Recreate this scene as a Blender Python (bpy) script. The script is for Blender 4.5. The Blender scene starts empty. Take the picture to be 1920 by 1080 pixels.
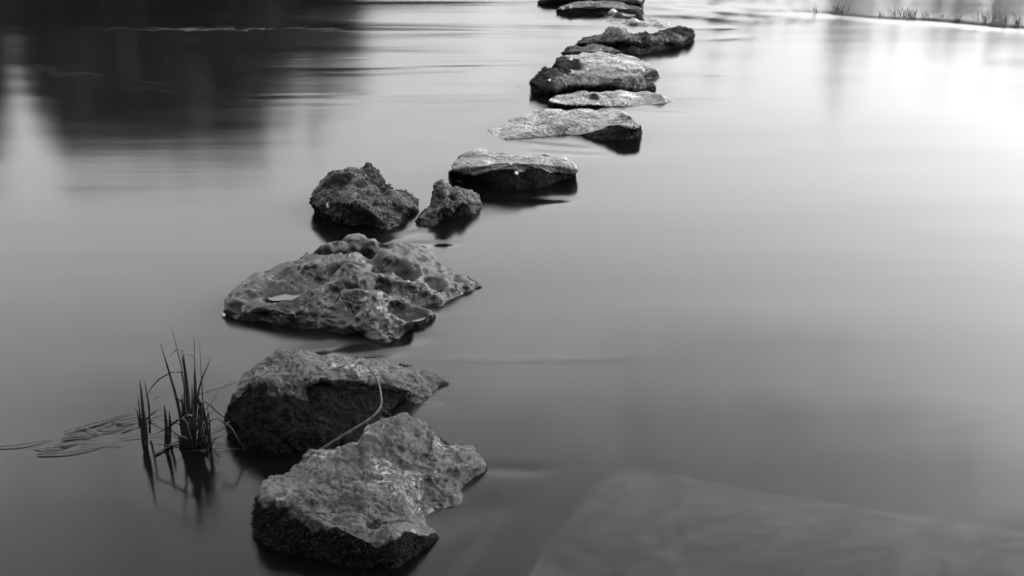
import bpy, math, random
import numpy as np
from mathutils import Vector

# ------------------------------------------------------------------ camera, sky, sun, exposure
scene = bpy.context.scene
COL = scene.collection
W0, H0, FPX = 1920.0, 1080.0, 2500.0          # photograph size, focal length in its pixels
CAM_H = 1.7
PITCH = math.radians(23.5)

cam_data = bpy.data.cameras.new('camera')
cam_data.sensor_width = 36.0
cam_data.lens = 36.0 * FPX / W0
cam_data.clip_start = 0.05
cam_data.clip_end = 3000.0
cam_data.dof.use_dof = True
cam_data.dof.focus_distance = 4.3
cam_data.dof.aperture_fstop = 8.0
cam = bpy.data.objects.new('camera', cam_data)
COL.objects.link(cam)
cam.location = (0, 0, CAM_H)
cam.rotation_euler = (math.pi / 2 - PITCH, 0, 0)
scene.camera = cam

SUN_ELEV = math.radians(12)
SUN_AZ = math.radians(79)                     # clockwise from +Y (straight ahead)
world = bpy.data.worlds.new('World')
scene.world = world
world.use_nodes = True
wn, wl = world.node_tree.nodes, world.node_tree.links
wn.clear()
sky = wn.new('ShaderNodeTexSky')
sky.sky_type = 'NISHITA'
sky.sun_disc = False
sky.sun_elevation = SUN_ELEV
sky.sun_rotation = SUN_AZ
sky.air_density = 1.0
sky.dust_density = 10.0
sky.ozone_density = 1.0
tobw = wn.new('ShaderNodeRGBToBW')            # the photograph is black and white
bg = wn.new('ShaderNodeBackground')
bg.inputs['Strength'].default_value = 0.15
wo = wn.new('ShaderNodeOutputWorld')
wl.new(sky.outputs[0], tobw.inputs[0])
wl.new(tobw.outputs[0], bg.inputs['Color'])
wl.new(bg.outputs[0], wo.inputs['Surface'])

sun_data = bpy.data.lights.new('sun', 'SUN')
sun_data.energy = 0.5
sun_data.angle = math.radians(20)
sun_data.color = (1, 1, 1)
sun = bpy.data.objects.new('sun', sun_data)
COL.objects.link(sun)
sd = Vector((math.sin(SUN_AZ) * math.cos(SUN_ELEV), math.cos(SUN_AZ) * math.cos(SUN_ELEV), math.sin(SUN_ELEV)))
sun.rotation_euler = sd.to_track_quat('Z', 'Y').to_euler()
sun.location = (8, 20, 30)

vs = scene.view_settings
vs.view_transform = 'Standard'
vs.look = 'None'
vs.gamma = 1.0
vs.use_curve_mapping = False
vs.exposure = 4.05
scene.cycles.use_denoising = True
scene.cycles.max_bounces = 5
scene.cycles.transparent_max_bounces = 12
scene.cycles.caustics_reflective = False
scene.cycles.caustics_refractive = True

rng = np.random.default_rng(7)
random.seed(7)

# ------------------------------------------------------------------ photograph pixel -> place
CP, SP = math.cos(PITCH), math.sin(PITCH)

def ray(px, py):
    fx, v = (px - W0 / 2) / FPX, (py - H0 / 2) / FPX
    return np.array((fx, CP - v * SP, -SP - v * CP))

def on_z(px, py, z=0.0):
    d = ray(px, py)
    t = (z - CAM_H) / d[2]
    return np.array((t * d[0], t * d[1], z))

def on_y(px, py, y):
    d = ray(px, py)
    t = y / d[1]
    return np.array((t * d[0], y, CAM_H + t * d[2]))

def mirrored(px, py, y):
    """place at depth y whose mirror image in the water falls on the pixel"""
    p = on_y(px, py, y)
    return p[0], -p[2]

def pixel_of(P):
    P = np.asarray(P) - np.array((0, 0, CAM_H))
    dep = P[..., 1] * CP - P[..., 2] * SP
    v = -(P[..., 1] * SP + P[..., 2] * CP)
    return W0 / 2 + FPX * P[..., 0] / dep, H0 / 2 + FPX * v / dep, dep

# ------------------------------------------------------------------ vectorised noise
def _hash(ix, iy, iz, seed):
    h = (ix.astype(np.int64) * 374761393 + iy.astype(np.int64) * 668265263 + iz.astype(np.int64) * 2147483647 + seed * 1274126177) & 0xFFFFFFFF
    h = ((h ^ (h >> 13)) * 1274126177) & 0xFFFFFFFF
    h = (h ^ (h >> 16)) & 0xFFFFFFFF
    h = (h * 2246822519) & 0xFFFFFFFF
    return (h ^ (h >> 15)) & 0xFFFFFFFF

_ang = rng.normal(size=(256, 3))
GRAD = _ang / np.linalg.norm(_ang, axis=1, keepdims=True)

def noise3(p, seed=0):
    pi = np.floor(p)
    f = p - pi
    u = f * f * f * (f * (f * 6 - 15) + 10)
    ix, iy, iz = pi[..., 0], pi[..., 1], pi[..., 2]
    out = 0
    for dx in (0, 1):
        wx = u[..., 0] if dx else 1 - u[..., 0]
        for dy in (0, 1):
            wy = u[..., 1] if dy else 1 - u[..., 1]
            for dz in (0, 1):
                wz = u[..., 2] if dz else 1 - u[..., 2]
                g = GRAD[_hash(ix + dx, iy + dy, iz + dz, seed) & 255]
                out = out + wx * wy * wz * ((f[..., 0] - dx) * g[..., 0] + (f[..., 1] - dy) * g[..., 1] + (f[..., 2] - dz) * g[..., 2])
    return out * 1.6

def fbm(p, octaves=4, seed=0, gain=0.5, ridged=False):
    a, out = 1.0, 0
    for o in range(octaves):
        n = noise3(p * (2.03 ** o) + 17.3 * o, seed + o)
        if ridged:
            n = 1 - 2 * np.abs(n)
        out = out + a * n
        a *= gain
    return out

def worley(p, seed=0):
    pi = np.floor(p)
    best = np.full(p.shape[:-1], 9.0)
    for dx in (-1, 0, 1):
        for dy in (-1, 0, 1):
            for dz in (-1, 0, 1):
                c = pi + np.array((dx, dy, dz))
                h = _hash(c[..., 0], c[..., 1], c[..., 2], seed)
                q = np.stack(((h & 1023) / 1023.0, ((h >> 10) & 1023) / 1023.0, ((h >> 20) & 1023) / 1023.0), -1)
                best = np.minimum(best, ((c + q - p) ** 2).sum(-1))
    return np.sqrt(best)

def sstep(a, b, x):
    t = np.clip((x - a) / (b - a), 0, 1)
    return t * t * (3 - 2 * t)

# ------------------------------------------------------------------ object helpers
def link(o, parent=None):
    COL.objects.link(o)
    if parent is not None:
        o.parent = parent
    return o

def mesh_obj(name, verts, faces, mat, parent=None, smooth=True):
    me = bpy.data.meshes.new(name)
    me.from_pydata([tuple(v) for v in verts], [], [tuple(f) for f in faces])
    me.update()
    if smooth:
        me.polygons.foreach_set('use_smooth', [True] * len(me.polygons))
    me.materials.append(mat)
    return link(bpy.data.objects.new(name, me), parent)

def fast_mesh(name, verts, quads, mat, parent=None, smooth=True, attr=None):
    """verts (n,3), faces (m,k) as arrays"""
    verts = np.asarray(verts, dtype=np.float32)
    quads = np.asarray(quads, dtype=np.int32)
    k = quads.shape[1]
    me = bpy.data.meshes.new(name)
    me.vertices.add(len(verts))
    me.vertices.foreach_set('co', verts.ravel())
    me.loops.add(quads.size)
    me.loops.foreach_set('vertex_index', quads.ravel())
    me.polygons.add(len(quads))
    me.polygons.foreach_set('loop_start', np.arange(0, quads.size, k, dtype=np.int32))
    me.polygons.foreach_set('loop_total', np.full(len(quads), k, dtype=np.int32))
    me.update(calc_edges=True)
    me.validate()
    if smooth:
        me.polygons.foreach_set('use_smooth', np.ones(len(me.polygons), dtype=bool))
    if attr is not None:
        for nm, val in attr.items():
            at = me.attributes.new(nm, 'FLOAT', 'POINT')
            at.data.foreach_set('value', np.asarray(val, dtype=np.float32).ravel())
    me.materials.append(mat)
    return link(bpy.data.objects.new(name, me), parent)

def empty(name, loc, label, cat, group=None):
    o = link(bpy.data.objects.new(name, None))
    o.location = tuple(loc)
    o.empty_display_size = 0.1
    return tag(o, label, cat, group)

def tag(o, label, cat, group=None):
    o['label'] = label
    o['category'] = cat
    if group:
        o['group'] = group
    return o

# ------------------------------------------------------------------ materials
def new_mat(name):
    m = bpy.data.materials.new(name)
    m.use_nodes = True
    nt = m.node_tree
    nt.nodes.clear()
    return m, nt.nodes, nt.links

def grey(v):
    return (v, v, v, 1)

def ramp(nodes, links, src, stops):
    r = nodes.new('ShaderNodeValToRGB')
    e = r.color_ramp.elements
    while len(e) < len(stops):
        e.new(0.5)
    for el, (p, v) in zip(e, stops):
        el.position = p
        el.color = grey(v)
    links.new(src, r.inputs[0])
    return r.outputs[0]

def noise_node(nodes, links, vec, scale, detail=6, rough=0.6, dist=0.0):
    n = nodes.new('ShaderNodeTexNoise')
    n.inputs['Scale'].default_value = scale
    n.inputs['Detail'].default_value = detail
    n.inputs['Roughness'].default_value = rough
    n.inputs['Distortion'].default_value = dist
    links.new(vec, n.inputs['Vector'])
    return n.outputs[0]

def mixc(nodes, links, fac, a, b, mode='MIX'):
    m = nodes.new('ShaderNodeMix')
    m.data_type = 'RGBA'
    m.blend_type = mode
    for k, val in ((0, fac), (6, a), (7, b)):
        if isinstance(val, (int, float)):
            m.inputs[k].default_value = val if k == 0 else grey(val)
        else:
            links.new(val, m.inputs[k])
    return m.outputs[2]

def math_node(nodes, links, op, a, b=None, c=None):
    m = nodes.new('ShaderNodeMath')
    m.operation = op
    for i, val in enumerate((a, b, c)):
        if val is None:
            continue
        if isinstance(val, (int, float)):
            m.inputs[i].default_value = val
        else:
            links.new(val, m.inputs[i])
    return m.outputs[0]

def mapping(nodes, links, vec, scale=(1, 1, 1), rot=(0, 0, 0), loc=(0, 0, 0)):
    m = nodes.new('ShaderNodeMapping')
    m.inputs['Scale'].default_value = scale
    m.inputs['Rotation'].default_value = rot
    m.inputs['Location'].default_value = loc
    links.new(vec, m.inputs['Vector'])
    return m.outputs[0]

def rock_material(name, dark, light, lichen=0.3, rough=0.55, streak=0.3, seed=0.0, bump=1.0, moss_tone=0.010, edge_tone=0.45, grain_amt=0.4, film=0.55):
    m, n, l = new_mat(name)
    tc = n.new('ShaderNodeTexCoord')
    vec = mapping(n, l, tc.outputs['Object'], loc=(seed * 3.7, seed * 1.9, seed))
    mott = noise_node(n, l, vec, 9, 8, 0.68, 0.4)
    fine = noise_node(n, l, vec, 60, 8, 0.72)
    grain = noise_node(n, l, vec, 260, 4, 0.7)
    sv = mapping(n, l, vec, scale=(5, 22, 30), rot=(0, 0, 0.35))
    strk = noise_node(n, l, sv, 1.0, 6, 0.6, 0.6)
    base = ramp(n, l, mott, ((0.28, dark), (0.5, (dark + light) * 0.5), (0.72, light)))
    base = mixc(n, l, 0.75, base, ramp(n, l, fine, ((0.3, 0.35), (0.52, 0.9), (0.75, 1.45))), 'MULTIPLY')
    base = mixc(n, l, grain_amt, base, ramp(n, l, grain, ((0.3, 0.55), (0.5, 0.95), (0.72, 1.4))), 'MULTIPLY')
    base = mixc(n, l, streak, base, ramp(n, l, strk, ((0.35, 0.35), (0.5, 0.9), (0.65, 1.3))), 'MULTIPLY')
    # dark wet film in blotches of every size
    fl = noise_node(n, l, mapping(n, l, vec, scale=(1, 1.6, 1.6), loc=(8, 3, 1)), 13, 9, 0.7, 0.7)
    base = mixc(n, l, film, base, ramp(n, l, fl, ((0.4, 0.16), (0.51, 0.8), (0.62, 1.6))), 'MULTIPLY')
    # pale crusts of lichen in patches
    pat = ramp(n, l, noise_node(n, l, mapping(n, l, vec, loc=(5, 9, 2)), 7, 4, 0.6), ((0.5, 0), (0.62, 1)))
    spk = ramp(n, l, noise_node(n, l, mapping(n, l, vec, loc=(1, 4, 7)), 55, 6, 0.75, 0.8), ((0.5, 0), (0.64, 1)))
    lf = math_node(n, l, 'MULTIPLY', math_node(n, l, 'MULTIPLY', pat, spk), lichen)
    base = mixc(n, l, lf, base, 0.5)
    geo = n.new('ShaderNodeNewGeometry')          # convex edges paler, hollows darker
    base = mixc(n, l, edge_tone, base, ramp(n, l, geo.outputs['Pointiness'], ((0.45, 0.7), (0.5, 0.97), (0.55, 1.6))), 'MULTIPLY')
    # moss and black algae where they grow
    at = n.new('ShaderNodeAttribute')
    at.attribute_name = 'moss'
    mm = math_node(n, l, 'ADD', at.outputs['Fac'], math_node(n, l, 'MULTIPLY', math_node(n, l, 'SUBTRACT', fine, 0.5), 0.9))
    mf = ramp(n, l, mm, ((0.38, 0), (0.62, 1)))
    mcol = ramp(n, l, fine, ((0.35, moss_tone * 0.45), (0.55, moss_tone), (0.75, moss_tone * 3.2)))
    col = mixc(n, l, mf, base, mcol)
    b = n.new('ShaderNodeBsdfPrincipled')
    l.new(col, b.inputs['Base Color'])
    rg = ramp(n, l, fine, ((0.3, rough - 0.14), (0.7, min(0.95, rough + 0.18))))
    rg = mixc(n, l, mf, rg, 0.85)
    l.new(rg, b.inputs['Roughness'])
    spec = math_node(n, l, 'MULTIPLY_ADD', mf, -0.3, 0.4)
    l.new(spec, b.inputs['Specular IOR Level'])
    hsum = math_node(n, l, 'ADD', math_node(n, l, 'MULTIPLY', fine, 0.012), math_node(n, l, 'MULTIPLY', grain, 0.0035))
    hsum = math_node(n, l, 'ADD', hsum, math_node(n, l, 'MULTIPLY', strk, 0.008 * streak))
    bp = n.new('ShaderNodeBump')
    bp.inputs['Strength'].default_value = 0.85 * bump
    bp.inputs['Distance'].default_value = 1.0
    l.new(hsum, bp.inputs['Height'])
    l.new(bp.outputs[0], b.inputs['Normal'])
    o = n.new('ShaderNodeOutputMaterial')
    l.new(b.outputs[0], o.inputs['Surface'])
    return m

def plain_material(name, lo, hi, scale=30, rough=0.7, spec=0.3, bump=0.0, coord='Object'):
    m, n, l = new_mat(name)
    tc = n.new('ShaderNodeTexCoord')
    nz = noise_node(n, l, tc.outputs[coord], scale, 6, 0.65)
    b = n.new('ShaderNodeBsdfPrincipled')
    l.new(ramp(n, l, nz, ((0.3, lo), (0.7, hi))), b.inputs['Base Color'])
    b.inputs['Roughness'].default_value = rough
    b.inputs['Specular IOR Level'].default_value = spec
    if bump:
        bp = n.new('ShaderNodeBump')
        bp.inputs['Strength'].default_value = 0.6
        bp.inputs['Distance'].default_value = bump
        l.new(nz, bp.inputs['Height'])
        l.new(bp.outputs[0], b.inputs['Normal'])
    o = n.new('ShaderNodeOutputMaterial')
    l.new(b.outputs[0], o.inputs['Surface'])
    return m

def water_material():
    m, n, l = new_mat('river_water')
    geo = n.new('ShaderNodeNewGeometry')
    tc = n.new('ShaderNodeTexCoord')
    pos = tc.outputs['Object']
    # drawn-out bands of current: rougher upstream on the left, calm elsewhere
    band = noise_node(n, l, mapping(n, l, pos, scale=(0.22, 1.5, 1), rot=(0, 0, 0.06)), 1.0, 3, 0.5, 0.4)
    fine = noise_node(n, l, mapping(n, l, pos, scale=(1.2, 16, 1), rot=(0, 0, 0.04)), 1.0, 3, 0.5, 0.2)
    at = n.new('ShaderNodeAttribute')
    at.attribute_name = 'current'
    cur = at.outputs['Fac']
    h = math_node(n, l, 'MULTIPLY', band, math_node(n, l, 'MULTIPLY_ADD', cur, 0.026, 0.0010))
    h = math_node(n, l, 'ADD', h, math_node(n, l, 'MULTIPLY', fine, math_node(n, l, 'MULTIPLY_ADD', cur, 0.0006, 0.00012)))
    bp = n.new('ShaderNodeBump')
    bp.inputs['Strength'].default_value = 1.0
    bp.inputs['Distance'].default_value = 1.0
    l.new(h, bp.inputs['Height'])
    gl = n.new('ShaderNodeBsdfAnisotropic')
    gl.distribution = 'BECKMANN'
    gl.inputs['Color'].default_value = grey(1.0)
    st = n.new('ShaderNodeAttribute')             # water stirred round the stones
    st.attribute_name = 'stir'
    rgh = math_node(n, l, 'MULTIPLY_ADD', cur, 0.07, 0.12)
    l.new(math_node(n, l, 'MULTIPLY_ADD', st.outputs['Fac'], 0.13, rgh), gl.inputs['Roughness'])
    l.new(bp.outputs[0], gl.inputs['Normal'])
    tr = n.new('ShaderNodeBsdfRefraction')
    tr.inputs['Color'].default_value = grey(0.95)
    tr.inputs['IOR'].default_value = 1.333
    tr.inputs['Roughness'].default_value = 0.28
    l.new(bp.outputs[0], tr.inputs['Normal'])
    df = n.new('ShaderNodeBsdfDiffuse')
    df.inputs['Color'].default_value = grey(0.012)
    body = n.new('ShaderNodeMixShader')
    body.inputs[0].default_value = 0.22
    l.new(tr.outputs[0], body.inputs[1])
    l.new(df.outputs[0], body.inputs[2])
    fr = n.new('ShaderNodeFresnel')
    fr.inputs['IOR'].default_value = 1.333
    l.new(bp.outputs[0], fr.inputs['Normal'])
    mix = n.new('ShaderNodeMixShader')
    l.new(fr.outputs[0], mix.inputs[0])
    l.new(body.outputs[0], mix.inputs[1])
    l.new(gl.outputs[0], mix.inputs[2])
    ab = n.new('ShaderNodeVolumeAbsorption')
    ab.inputs['Color'].default_value = grey(0.0)
    ab.inputs['Density'].default_value = 2.0
    o = n.new('ShaderNodeOutputMaterial')
    l.new(mix.outputs[0], o.inputs['Surface'])
    l.new(ab.outputs[0], o.inputs['Volume'])
    return m

# ------------------------------------------------------------------ ground (banks and river bed in one sheet)
M_GROUND = plain_material('earth_and_silt', 0.03, 0.08, 1.5, 0.9, 0.2, 0.05)

def bank_far(x):
    return 27.0 + 0.0 * x + 34.0 * sstep(2, 45, x) - 8 * sstep(-15, -90, x)

def axis_lines(dense_lo, dense_hi, step, lo, hi, grow=1.18):
    a = list(np.arange(dense_lo, dense_hi + step * 0.5, step))
    s = step
    while a[-1] < hi:
        s *= grow
        a.append(min(hi, a[-1] + s))
    s = step
    while a[0] > lo:
        s *= grow
        a.insert(0, max(lo, a[0] - s))
    return np.array(a)

def grid_faces(nx, ny):
    i = np.arange((ny - 1) * (nx - 1))
    r, c = i // (nx - 1), i % (nx - 1)
    a = r * nx + c
    return np.stack((a, a + 1, a + nx + 1, a + nx), -1)

gx = axis_lines(-12, 14, 0.5, -900, 900, 1.12)
gy = axis_lines(-6, 34, 0.5, -300, 1500, 1.12)
X, Y = np.meshgrid(gx, gy)
P3 = np.stack((X, Y, 0 * X), -1)
far = sstep(-1.5, 2.2, Y - bank_far(X))
near = np.maximum(np.maximum(sstep(1.5, 0.1, Y), sstep(8.0, 10.5, X) * sstep(17, 14, Y)), sstep(-6.5, -8.5, X) * sstep(17, 14, Y))
rise = 0.45 * far + 0.7 * sstep(2, 14, Y - bank_far(X)) + 4.0 * sstep(30, 300, Y - bank_far(X)) + 0.25 * near + 0.8 * sstep(-1, -12, Y)
Z = -0.55 + np.maximum(far, near) * 0.55 + rise + 0.08 * fbm(P3 * 0.6, 3, 5)
ground = fast_mesh('ground', np.stack((X, Y, Z), -1).reshape(-1, 3), grid_faces(len(gx), len(gy)), M_GROUND)
ground['kind'] = 'structure'

# ------------------------------------------------------------------ water: closed body, real swells and wakes on top
M_WATER = water_material()
# (from pixel, to pixel, half width m, height m): lips and dips where the current passes between stones
WAKES = [
    ((700, 452), (800, 432), 0.020, -0.00240), ((735, 448), (770, 430), 0.018, 0.00200),
    ((770, 458), (835, 457), 0.016, -0.00240), ((600, 655), (735, 640), 0.030, -0.00400),
    ((690, 668), (735, 662), 0.014, -0.00240), ((905, 366), (1020, 372), 0.030, -0.00400),
    ((880, 356), (960, 362), 0.022, 0.00240), ((1000, 268), (1080, 276), 0.022, -0.00280),
    ((1020, 285), (1095, 290), 0.020, -0.00200), ((980, 262), (1050, 268), 0.02, 0.00160),
    ((1205, 8), (1400, 22), 0.16, -0.00800), ((1215, 24), (1360, 34), 0.10, -0.00480),
    ((1300, 53), (1350, 52), 0.04, -0.00240), ((840, 985), (905, 955), 0.05, -0.00250),
    ((850, 1060), (905, 985), 0.018, -0.00200), ((870, 1075), (1010, 1050), 0.05, 0.00080),
    ((905, 877), (985, 880), 0.02, -0.00160), ((885, 675), (1115, 672), 0.012, 0.00048),
    ((600, 425), (650, 428), 0.02, -0.00200), ((1610, 842), (1790, 796), 0.012, 0.00032),
    ((1240, 6), (1920, 55), 0.07, 0.00240), ((1120, 205), (1240, 212), 0.02, -0.00160),
    ((1300, 75), (1370, 70), 0.05, -0.00200), ((1240, 138), (1330, 140), 0.03, -0.00120),
    ((1260, 190), (1330, 188), 0.02, -0.00120),
]

def water_height(x, y):
    h = np.zeros_like(x)
    for (a, b, w, amp) in WAKES:
        A, B = on_z(*a)[:2], on_z(*b)[:2]
        d = B - A
        L = np.hypot(*d)
        d = d / L
        s = (x - A[0]) * d[0] + (y - A[1]) * d[1]
        t = -(x - A[0]) * d[1] + (y - A[1]) * d[0]
        t = t + 0.25 * w * np.sin(s * 9.0 + a[0])
        e = np.maximum(0, np.maximum(-s, s - L))
        h += amp * np.exp(-(t / w) ** 2 - (e / (0.25 * L + w)) ** 2)
    return h

wx = axis_lines(-2.6, 3.4, 0.02, -140, 260, 1.15)
wy = axis_lines(2.1, 9.6, 0.018, -1.2, 75, 1.15)
X, Y = np.meshgrid(wx, wy)
P3 = np.stack((X * 0.35, Y * 1.1, 0 * X), -1)
Zw = water_height(X, Y) + 0.0018 * fbm(P3, 3, 31) * sstep(14, 9, Y)
cur = np.exp(-((X + 0.3) / 0.85) ** 2) * sstep(5.6, 6.6, Y) * (1 - sstep(9.5, 14, Y))
cur = np.maximum(cur, 0.22 * np.exp(-((X + 2.2) / 2.0) ** 2 - ((Y - 7.6) / 0.35) ** 2))
cur = np.clip(cur, 0, 1)
nx, ny = len(wx), len(wy)
top = np.stack((X, Y, Zw), -1).reshape(-1, 3)
faces = grid_faces(nx, ny)
rim_idx = np.concatenate((np.arange(nx), np.arange(1, ny) * nx + nx - 1, (ny - 1) * nx + np.arange(nx - 2, -1, -1), np.arange(ny - 2, 0, -1) * nx))
low = top[rim_idx].copy()
low[:, 2] = -1.6
base = len(top)
nr = len(rim_idx)
side = np.stack((rim_idx, base + np.arange(nr), base + (np.arange(nr) + 1) % nr, np.roll(rim_idx, -1)), -1)
cen = base + nr
verts = np.concatenate((top, low, [[0, 20, -1.6]]))
k = np.arange(nr)
botq = np.stack((base + k, np.full(nr, cen), np.full(nr, cen), base + (k + 1) % nr), -1)
me_faces = [tuple(f) for f in np.concatenate((faces, side))] + [(base + i, cen, base + (i + 1) % nr) for i in range(nr)]
wme = bpy.data.meshes.new('water')
wme.from_pydata([tuple(v) for v in verts], [], me_faces)
wme.update()
wme.polygons.foreach_set('use_smooth', np.arange(len(me_faces)) < len(faces))
at = wme.attributes.new('current', 'FLOAT', 'POINT')
at.data.foreach_set('value', np.concatenate((cur.ravel(), np.zeros(nr + 1))).astype(np.float32))
wme.materials.append(M_WATER)
water = link(bpy.data.objects.new('water', wme))
water['kind'] = 'structure'

# ------------------------------------------------------------------ trees beyond the river (seen as their mirror image)
M_BARK = plain_material('dark_bark', 0.03, 0.07, 12, 0.9, 0.2, 0.03)
M_LEAF = plain_material('dark_foliage', 0.015, 0.04, 2, 0.7, 0.3)

def tube(path, radii, sides=7):
    vs_, fs = [], []
    path = [Vector(p) for p in path]
    for i, p in enumerate(path):
        t = (path[min(i + 1, len(path) - 1)] - path[max(i - 1, 0)]).normalized()
        a = t.orthogonal().normalized()
        b = t.cross(a)
        for s in range(sides):
            an = 2 * math.pi * s / sides
            vs_.append(p + (a * math.cos(an) + b * math.sin(an)) * radii[i])
    for i in range(len(path) - 1):
        for s in range(sides):
            s2 = (s + 1) % sides
            fs.append((i * sides + s, i * sides + s2, (i + 1) * sides + s2, (i + 1) * sides + s))
    fs.append(tuple(range(sides))[::-1])
    fs.append(tuple((len(path) - 1) * sides + s for s in range(sides)))
    return vs_, fs

def tree_meshes(seed, width, leaves=13000, crown_from=0.12, leaf=1.0, airy=False):
    """unit-height tree: trunk with limbs, crown of many leaf cards in clumps"""
    r = random.Random(seed)
    V, F = [], []
    lw = 0.35 if airy else 1.0
    def add(path, rad, sides=7):
        v, f = tube(path, rad, sides)
        o = len(V)
        V.extend(v)
        F.extend([tuple(i + o for i in q) for q in f])
    add([(0, 0, -0.04), (0.004, 0.003, 0.2), (-0.006, 0.004, 0.5), (0.003, -0.004, 0.8), (0, 0, 0.95)], [0.024 * lw, 0.018 * lw, 0.013 * lw, 0.007 * lw, 0.002])
    clumps = []
    for i in range(16):
        z = crown_from + 0.05 + (0.82 - crown_from) * (i + r.random()) / 16
        a = i * 2.4 + r.random()
        prof = math.sin(math.pi * min(1, 0.25 + 0.75 * (z - crown_from) / (1 - crown_from))) ** 0.6
        L = width * (0.55 + 0.45 * r.random()) * prof
        e = Vector((math.cos(a) * L, math.sin(a) * L, z + 0.05 + 0.05 * r.random()))
        add([(0, 0, z - 0.03), (e.x * 0.5, e.y * 0.5, z + 0.02), tuple(e)], [0.008 * lw, 0.005 * lw, 0.002 * lw], 5)
        clumps.append((e * 0.85 + Vector((0, 0, 0.02)), width * (0.35 + 0.25 * r.random())))
        clumps.append((Vector((e.x * 0.4, e.y * 0.4, z + 0.04)), width * (0.4 + 0.2 * r.random())))
    clumps.append((Vector((0, 0, 0.93)), 0.06))
    trunk = bpy.data.meshes.new('trunk')
    trunk.from_pydata([tuple(v) for v in V], [], F)
    trunk.materials.append(M_BARK)
    g = np.random.default_rng(seed)
    ci = g.integers(0, len(clumps), leaves)
    cc = np.array([tuple(c[0]) for c in clumps])[ci]
    cr = np.array([c[1] for c in clumps])[ci]
    d = g.normal(size=(leaves, 3))
    d /= np.linalg.norm(d, axis=1, keepdims=True)
    p = cc + d * (cr * g.random(leaves) ** 0.45)[:, None] * np.array((1, 1, 0.75))
    if airy:                                      # thin, even foliage, to dim the mirrored sky smoothly
        p = d * (g.random(leaves) ** 0.4)[:, None] * np.array((width * 1.15, width * 1.15, (1 - crown_from) * 0.62)) + np.array((0, 0, (1 + crown_from) / 2))
    p[:, 2] = np.minimum(p[:, 2], 0.995)
    a = g.normal(size=(leaves, 3)); a /= np.linalg.norm(a, axis=1, keepdims=True)
    b = np.cross(a, g.normal(size=(leaves, 3))); b /= np.linalg.norm(b, axis=1, keepdims=True)
    s = leaf * (0.014 + 0.014 * g.random(leaves))[:, None]
    v = np.stack((p - a * s, p + b * s * 0.6, p + a * s, p - b * s * 0.6), 1).reshape(-1, 3)
    crown = bpy.data.meshes.new('crown')
    crown.from_pydata(v.tolist(), [], np.arange(leaves * 4).reshape(-1, 4).tolist())
    crown.materials.append(M_LEAF)
    return trunk, crown

TREE_KINDS = [tree_meshes(11, 0.17), tree_meshes(12, 0.14), tree_meshes(13, 0.2, crown_from=0.05), tree_meshes(14, 0.30, 8000, 0.0)]

def plant_tree(name, x, y, h, kind, label, cat='tree', group='trees on the far bank', wide=1.0):
    gz = 0.3
    t = empty(name, (x, y, gz), label, cat, group)
    t.scale = (h * wide, h * wide, h)
    t.rotation_euler[2] = random.random() * 6.28
    for nm, me in zip(('trunk', 'crown'), TREE_KINDS[kind]):
        link(bpy.data.objects.new(nm, me), t)
    return t

L_TREE = 'dark leafy tree on far bank, mirrored as the dark mass at upper left'
TREES = [  # pixel x of the mirror image, pixel y of its top, depth, kind, widen
    (-330, 330, 30, 0, 1.3), (-240, 300, 31, 2, 1.2), (-150, 320, 29, 0, 1.2), (-75, 300, 30, 1, 1.2), (-20, 325, 31, 1, 0.85),
    (190, 332, 36, 2, 1.1), (270, 330, 36.5, 0, 1.2), (350, 332, 36, 2, 1.1), (430, 326, 36, 0, 1.1), (-60, 320, 36, 2, 1.1), (-160, 320, 36, 0, 1.2),
    (150, 331, 29, 1, 0.85), (215, 318, 30, 0, 0.9), (285, 326, 31, 2, 0.9), (340, 314, 29.5, 0, 0.95), (410, 324, 30.5, 2, 0.9), (475, 316, 30, 1, 0.9),
    (250, 316, 32, 2, 1.0), (380, 316, 32.5, 0, 1.0), (455, 306, 33, 1, 1.0),
    (68, 178, 31, 2, 0.8), (58, 172, 33, 0, 0.9), (535, 268, 31, 1, 0.6), (588, 272, 30, 1, 0.42), (620, 235, 32, 1, 0.5), (660, 225, 31, 1, 0.36),
]
for (px, py, dep, kd, wd) in TREES:
    x, z = mirrored(px, py, dep)
    plant_tree('tree', x, dep, z - 0.3, kd, L_TREE, wide=wd)
L_BUSH = 'dense dark shrub at the far waterside, mirrored in the water at upper left'
for (px, py, dep, wd) in [(-250, 200, 28, 1.3), (-120, 190, 28.4, 1.3), (-20, 185, 28, 1.2), (70, 165, 28.3, 1.2), (150, 200, 28, 1.2), (240, 190, 28.2, 1.3), (330, 195, 28, 1.2), (420, 205, 28.3, 1.2), (500, 190, 28, 1.2), (570, 150, 28, 1.3), (635, 85, 28.3, 1.1), (700, 55, 28, 1.1), (770, 32, 28.4, 1.0), (850, 14, 28, 1.0)]:
    x, z = mirrored(px, py, dep)
    plant_tree('shrub', x, dep, z - 0.3, 3, L_BUSH, 'shrub', 'shrubs at the far waterside', wd)

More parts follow.
